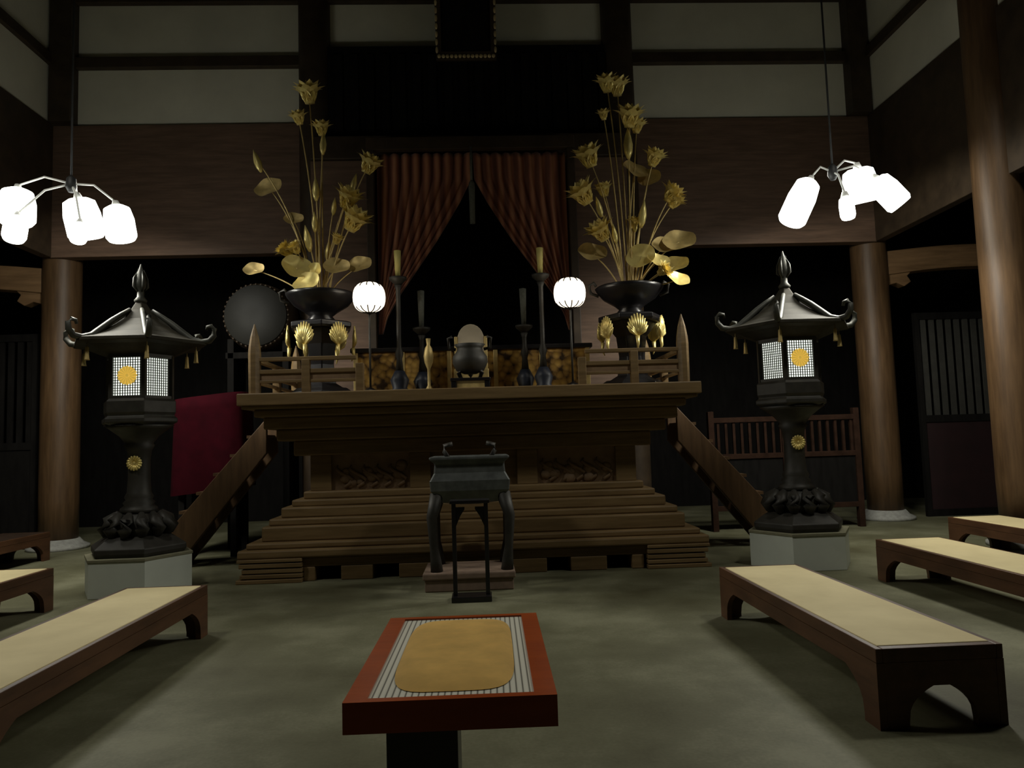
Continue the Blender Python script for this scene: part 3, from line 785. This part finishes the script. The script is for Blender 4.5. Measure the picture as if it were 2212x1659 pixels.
# ------------------------------------------------------------------ benches
def make_bench(L=2.46, W=0.66, H=0.40):
    t = thing('low_bench', '', 'bench', (0, 0, 0))
    MB().box(0.035, W - 0.035, 0.05, L - 0.05, H - 0.06, H + 0.004).build('seat_mat', M['seat'], t, 0.006)
    f = MB(); f.box(0, 0.035, 0, L, H - 0.07, H); f.box(W - 0.035, W, 0, L, H - 0.07, H); f.box(0.035, W - 0.035, 0, 0.05, H - 0.07, H); f.box(0.035, W - 0.035, L - 0.05, L, H - 0.07, H)
    f.build('seat_rim', M['bench_wood'], t, 0.004)
    def arch(l, leg, ap):
        # panel outline: two curved legs and an apron
        pts = [(0, 0), (leg * 0.75, 0)]
        for i in range(7):
            u = i / 6; pts.append((leg * 0.75 + (leg * 0.9) * u ** 1.6, (H - 0.07 - ap) * min(1, 0.15 + 0.85 * u ** 0.6)))
        pts += [(l - a, b) for a, b in pts[2:][::-1]] + [(l - leg * 0.75, 0), (l, 0), (l, H - 0.071), (0, H - 0.071)]
        return pts
    for x in (0.0, W - 0.04):
        b = MB(); b.prism(arch(L, 0.20, 0.09), x, x + 0.04, 'x'); b.build('side_apron', M['bench_wood'], t)
    for y in (0.0, L - 0.045):
        b = MB(); b.prism(arch(W - 0.082, 0.15, 0.12), y + 0.001, y + 0.044, 'y', Matrix.Translation((0.041, 0, 0))); b.build('end_panel', M['bench_wood'], t)
    return t
b0 = make_bench(); b0.location = (1.95, 3.74, 0); b0['group'] = 'low benches with straw seats'
b0['label'] = 'low straw-seated bench whose dark arched end faces the camera'
dup(b0, (3.94, 4.95, 0), None, 'low straw-seated bench between the nearest bench and the tall column')
dup(b0, (5.72, 6.55, 0), None, 'dim low bench in front of the tall column, cut by the frame edge')
lb = make_bench(L=2.84); lb.location = (-2.94, 3.46, 0); lb['group'] = b0['group']
lb['label'] = 'low bench with warm lit seat in front of the plinth on the drum side'
dup(b0, (-4.88, 5.10, 0), None, 'low bench beside the plinth on the drum side, cut by the frame edge')
pb = dup(b0, (-6.92, 8.65, 0), None, 'low bench with a dark seat, beside the brown column on the drum side')
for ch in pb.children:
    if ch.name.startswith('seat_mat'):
        ch.data = ch.data.copy(); ch.data.materials[0] = M['bench_dark']; ch.name = 'dark_seat'

# ------------------------------------------------------------------ red-framed stand close to the camera
def make_box():
    t = thing('slatted_offering_stand', 'red-brown framed stand with pale slats and a tan cushion on top', 'stand', (-0.105, 2.10, 0))
    W, L, H, T = 0.59, 0.98, 0.80, 0.085
    t.rotation_euler = (0, 0, R(-0.8))
    f = MB(); w = 0.062
    f.box(-W / 2, -W / 2 + w, 0.03, L - 0.03, H - T, H); f.box(W / 2 - w, W / 2, 0.03, L - 0.03, H - T, H)
    f.box(-W / 2, W / 2, 0, 0.03, H - T, H); f.box(-W / 2, W / 2, L - 0.03, L, H - T, H)
    f.build('frame', M['red_lacquer'], t)
    MB().box(-W / 2 + w, W / 2 - w, 0.03, L - 0.03, H - 0.05, H - 0.006).build('slat_top', M['slats'], t)
    # soft rounded tan cushion
    n = 40; vs = [(0, L / 2 + 0.01, H + 0.012)]; fs = []
    rings = ((0.5, 0.012), (0.85, 0.010), (1.0, -0.004))
    for s_, dz in rings:
        for k in range(n):
            a = 2 * pi * k / n; p = 0.42
            vs.append((0.186 * s_ * math.copysign(abs(cos(a)) ** p, cos(a)), L / 2 + 0.01 + 0.425 * s_ * math.copysign(abs(sin(a)) ** p, sin(a)), H + dz))
    for k in range(n): fs.append((0, 1 + k, 1 + (k + 1) % n))
    for i in range(2):
        for k in range(n):
            k2 = (k + 1) % n; fs.append((1 + i * n + k, 1 + (i + 1) * n + k, 1 + (i + 1) * n + k2, 1 + i * n + k2))
    b = MB(); b.add(vs, fs, True); b.build('cushion', M['tan'], t)
    MB().box(-0.195, 0.012, 0.12, 0.32, 0.03, H - T).build('post', M['black'], t, 0.004)
    MB().box(-0.26, 0.10, 0.02, 0.60, 0.0, 0.03).build('foot', M['black'], t, 0.004)
    return t
make_box()

# ------------------------------------------------------------------ big censer on a slab and the black stand before it
s = thing('stone_slab', 'pinkish stone slab under the large grey censer', 'slab', (-0.16, 7.98, 0))
MB().box(-0.45, 0.45, -0.34, 0.34, 0, 0.12).build('lower_block', M['pink_stone'], s, 0.012)
MB().box(-0.47, 0.47, -0.36, 0.36, 0.12, 0.19).build('top_block', M['pink_stone'], s, 0.015)
def make_censer():
    t = thing('bronze_censer', 'large grey-green bronze censer on four legs before the altar', 'censer', (-0.13, 7.98, 0.19))
    b = MB(); b.lathe([(0.10, 0.66), (0.36, 0.70), (0.46, 0.82), (0.47, 0.92), (0.42, 1.00), (0.41, 1.10), (0.47, 1.14), (0.47, 1.17), (0.38, 1.17), (0.36, 1.05)], 4, (0, 0, 0), False, pi / 4, mtx=Matrix.Diagonal((1.24, 1.0, 1.0, 1.0)))
    b.build('bowl', M['grey_bronze'], t, 0.03)
    for sx in (-1, 1):
        for sy in (-1, 1):
            b = MB(); b.tube([(sx * 0.34, sy * 0.24, 0.78), (sx * 0.40, sy * 0.27, 0.55), (sx * 0.385, sy * 0.26, 0.25), (sx * 0.37, sy * 0.25, 0.12), (sx * 0.36, sy * 0.25, 0.0)], [0.075, 0.055, 0.042, 0.055, 0.065], 12)
            b.build('leg', M['bronze'], t)
    for sx in (-1, 1):
        b = MB(); b.tube([(sx * 0.22, 0, 1.14), (sx * 0.27, 0, 1.22), (sx * 0.27, 0, 1.28), (sx * 0.18, 0, 1.30)], 0.025, 10); b.build('handle', M['bronze'], t)
    return t
make_censer()
def make_black_stand():
    t = thing('black_stand', 'slim black two-legged stand in front of the large censer', 'stand', (-0.13, 7.22, 0))
    for sx in (-1, 1):
        b = MB(); b.box(sx * 0.155 - 0.02, sx * 0.155 + 0.02, -0.03, 0.03, 0.05, 0.92); b.build('leg', M['black'], t, 0.004)
        p = [(sx * 0.135, 0.88), (sx * 0.135, 0.70), (sx * 0.09, 0.80), (sx * 0.05, 0.86), (sx * 0.05, 0.88)]
        if sx > 0: p = p[::-1]
        MB().prism(p, -0.02, 0.02).build('bracket', M['black'], t)
    MB().box(-0.19, 0.19, -0.12, 0.12, 0.92, 0.95).build('top', M['black'], t, 0.005)
    MB().box(-0.19, 0.19, -0.12, 0.12, 0.0, 0.05).build('foot', M['black'], t, 0.005)
    return t
make_black_stand()

# ------------------------------------------------------------------ drum and red-draped stand behind the left end of the altar
def make_drum():
    t = thing('temple_drum', 'large round dark drum standing behind the altar end post', 'drum', (-3.42, 11.86, 0))
    cz = 3.55; r = 0.52
    mt = Matrix.Translation((0, 0, cz)) @ Matrix.Rotation(pi / 2, 4, 'X')
    b = MB(); b.lathe([(r * 0.90, -0.42), (r * 1.0, -0.3), (r * 1.06, 0), (r * 1.0, 0.3), (r * 0.90, 0.42)], 48, mtx=mt); b.build('shell', M['beam'], t)
    b = MB(); b.lathe([(r * 0.93, 0.40), (r * 0.90, 0.43), (r * 0.2, 0.435)], 48, mtx=mt); hd = b.build('drum_head', M['hide'], t)
    b = MB()
    for k in range(40):
        a = 2 * pi * k / 40; b.ball((r * 0.94 * cos(a), -0.385, cz + r * 0.94 * sin(a)), 0.022, 8, 6)
    b.build('rim_stud', M['beam'], hd)
    for sx in (-1, 1):
        b = MB(); b.box(sx * 0.42 - 0.05, sx * 0.42 + 0.05, -0.30, 0.30, 0.0, cz - 0.34); b.build('stand_leg', M['dark'], t, 0.01)
    MB().box(-0.5, 0.5, -0.30, 0.30, 2.90, 3.00).build('stand_shelf', M['dark'], t, 0.01)
    return t
make_drum()
def make_red():
    t = thing('draped_stand', 'stand draped in crimson cloth between the lantern and altar end', 'stand', (-3.88, 10.98, 0))
    n = 26; vs = []; fs = []
    for j in range(9):
        z = 2.28 - j * 0.17; g = 1 + 0.06 * j / 8
        for k in range(n):
            a = 2 * pi * k / n; p = 0.5
            x = 0.50 * g * math.copysign(abs(cos(a)) ** p, cos(a)); y = 0.36 * g * math.copysign(abs(sin(a)) ** p, sin(a))
            w_ = 1 + 0.035 * j / 8 * sin(9 * a)
            vs.append((x * w_, y * w_, z + 0.10 * x))
    for j in range(8):
        for k in range(n):
            k2 = (k + 1) % n; fs.append((j * n + k, (j + 1) * n + k, (j + 1) * n + k2, j * n + k2))
    fs.append(tuple(range(n)))
    b = MB(); b.add(vs, fs, True); b.build('cloth', M['red_cloth'], t)
    for sx in (-0.36, 0.36):
        for sy in (-0.24, 0.24): MB().box(sx - 0.04, sx + 0.04, sy - 0.04, sy + 0.04, 0, 2.1).build('leg', M['dark'], t)
    return t
make_red()

# ------------------------------------------------------------------ dim things beyond the right-hand columns
def make_railing():
    t = thing('lattice_railing', 'low dark brown lattice railing behind the lantern by the crossbeam', 'railing', (3.55, 11.5, 0))
    for z in (0.35, 1.15, 1.72): MB().box(0, 2.4, -0.04, 0.04, z - 0.04, z + 0.04).build('rail', M['rail_wood'], t, 0.006)
    for k in range(3): MB().box(0 + k * 1.16, 0.09 + k * 1.16, -0.05, 0.05, 0, 1.86).build('post', M['rail_wood'], t, 0.006)
    b = MB()
    for k in range(18): b.box(0.14 + k * 0.125, 0.18 + k * 0.125, -0.02, 0.02, 1.19, 1.68)
    b.build('slat', M['rail_wood'], t)
    b = MB(); b.box(0.09, 1.16, -0.015, 0.015, 0.39, 1.11); b.box(1.25, 2.32, -0.015, 0.015, 0.39, 1.11); b.build('panel', M['dark'], t)
    return t
make_railing()
def make_screen(x, y, rz, w_, name, label):
    t = thing(name, label, 'screen', (x, y, 0), rz, 'slatted screens in the aisle')
    f = MB(); f.box(0, 0.08, -0.04, 0.04, 0, 3.5); f.box(w_ - 0.08, w_, -0.04, 0.04, 0, 3.5)
    for z in (0.06, 1.66, 3.44): f.box(0.08, w_ - 0.08, -0.035, 0.035, z - 0.06, z + 0.06)
    f.build('frame', M['dark'], t)
    sm = M['screen_paper'] if x > 0 else M['dark']
    b = MB(); n = int(w_ / 0.16)
    for k in range(n): xx = 0.12 + k * (w_ - 0.3) / (n - 1); b.box(xx, xx + 0.09, -0.015, 0.015, 1.72, 3.38)
    b.build('slat', sm, t)
    MB().box(0.08, w_ - 0.08, -0.012, 0.012, 0.12, 1.60).build('lower_panel', M['maroon'] if x > 0 else M['dark'], t)
    return t
make_screen(7.55, 12.45, 0, 1.5, 'lattice_screen', 'grey slatted screen with maroon base under the lit crossbeam')
make_screen(-8.75, 12.45, 0, 1.5, 'lattice_screen', 'dark slatted screen in the aisle beyond the brown column on the drum side')

# ------------------------------------------------------------------ light
def point(name, loc, power, col, r=0.25):
    l = bpy.data.lights.new(name, 'POINT'); l.energy = power; l.color = col; l.shadow_soft_size = r
    o = bpy.data.objects.new(name, l); o.location = loc; COL.objects.link(o); return o
def spot(name, loc, power, col, r, ang, blend):
    l = bpy.data.lights.new(name, 'SPOT'); l.energy = power; l.color = col; l.shadow_soft_size = r
    l.spot_size = ang; l.spot_blend = blend
    o = bpy.data.objects.new(name, l); o.location = loc; COL.objects.link(o); return o
LC = (1.0, 0.97, 0.86)
# the two hanging lamps throw their light downward and outward
for sx in (-4.55, 4.30):
    spot('pendant_glow', (sx, 8.45, 3.85), 215, LC, 0.28, R(180), 0.22)
    k = spot('pendant_glow', (sx, 9.2, 4.62), 135, LC, 0.25, R(180), 0.16)
    k.rotation_euler = Vector((0.26 if sx > 0 else -0.26, 0.10, -1)).to_track_quat('-Z', 'Y').to_euler()
# the hall's nearer pair of high lamps, above and outside the frame
spot('hall_lamp', (-4.9, 5.2, 6.8), 290, LC, 0.35, R(150), 0.5)
spot('hall_lamp', (4.9, 5.2, 6.8), 290, LC, 0.35, R(150), 0.5)

wd = bpy.data.worlds.new('night'); SC.world = wd; wd.use_nodes = True
bg = wd.node_tree.nodes['Background']; bg.inputs['Color'].default_value = (0.5, 0.55, 0.7, 1); bg.inputs['Strength'].default_value = 0.002

# ------------------------------------------------------------------ camera
F, PSI, PIT, RHO = 1600.0, R(2.5), R(4.4), 0.031
f = Vector((sin(PSI) * cos(PIT), cos(PSI) * cos(PIT), sin(PIT)))
r0 = Vector((cos(PSI), -sin(PSI), 0)); u0 = r0.cross(f)
rt = r0 * cos(RHO) - u0 * sin(RHO); up = u0 * cos(RHO) + r0 * sin(RHO)
cam = bpy.data.cameras.new('camera'); co = bpy.data.objects.new('camera', cam); COL.objects.link(co)
cam.sensor_width = 36; cam.sensor_fit = 'HORIZONTAL'; cam.lens = F / 2212 * 36; cam.clip_start = 0.05
mt = Matrix(((rt.x, up.x, -f.x, 0), (rt.y, up.y, -f.y, 0), (rt.z, up.z, -f.z, 1.5), (0, 0, 0, 1)))
co.matrix_world = mt
SC.camera = co

vs_ = SC.view_settings
vs_.view_transform = 'Standard'; vs_.look = 'None'; vs_.gamma = 1; vs_.use_curve_mapping = False; vs_.exposure = 0.0
SC.cycles.use_denoising = True
SC.cycles.max_bounces = 6
SC.cycles.sample_clamp_indirect = 4.0
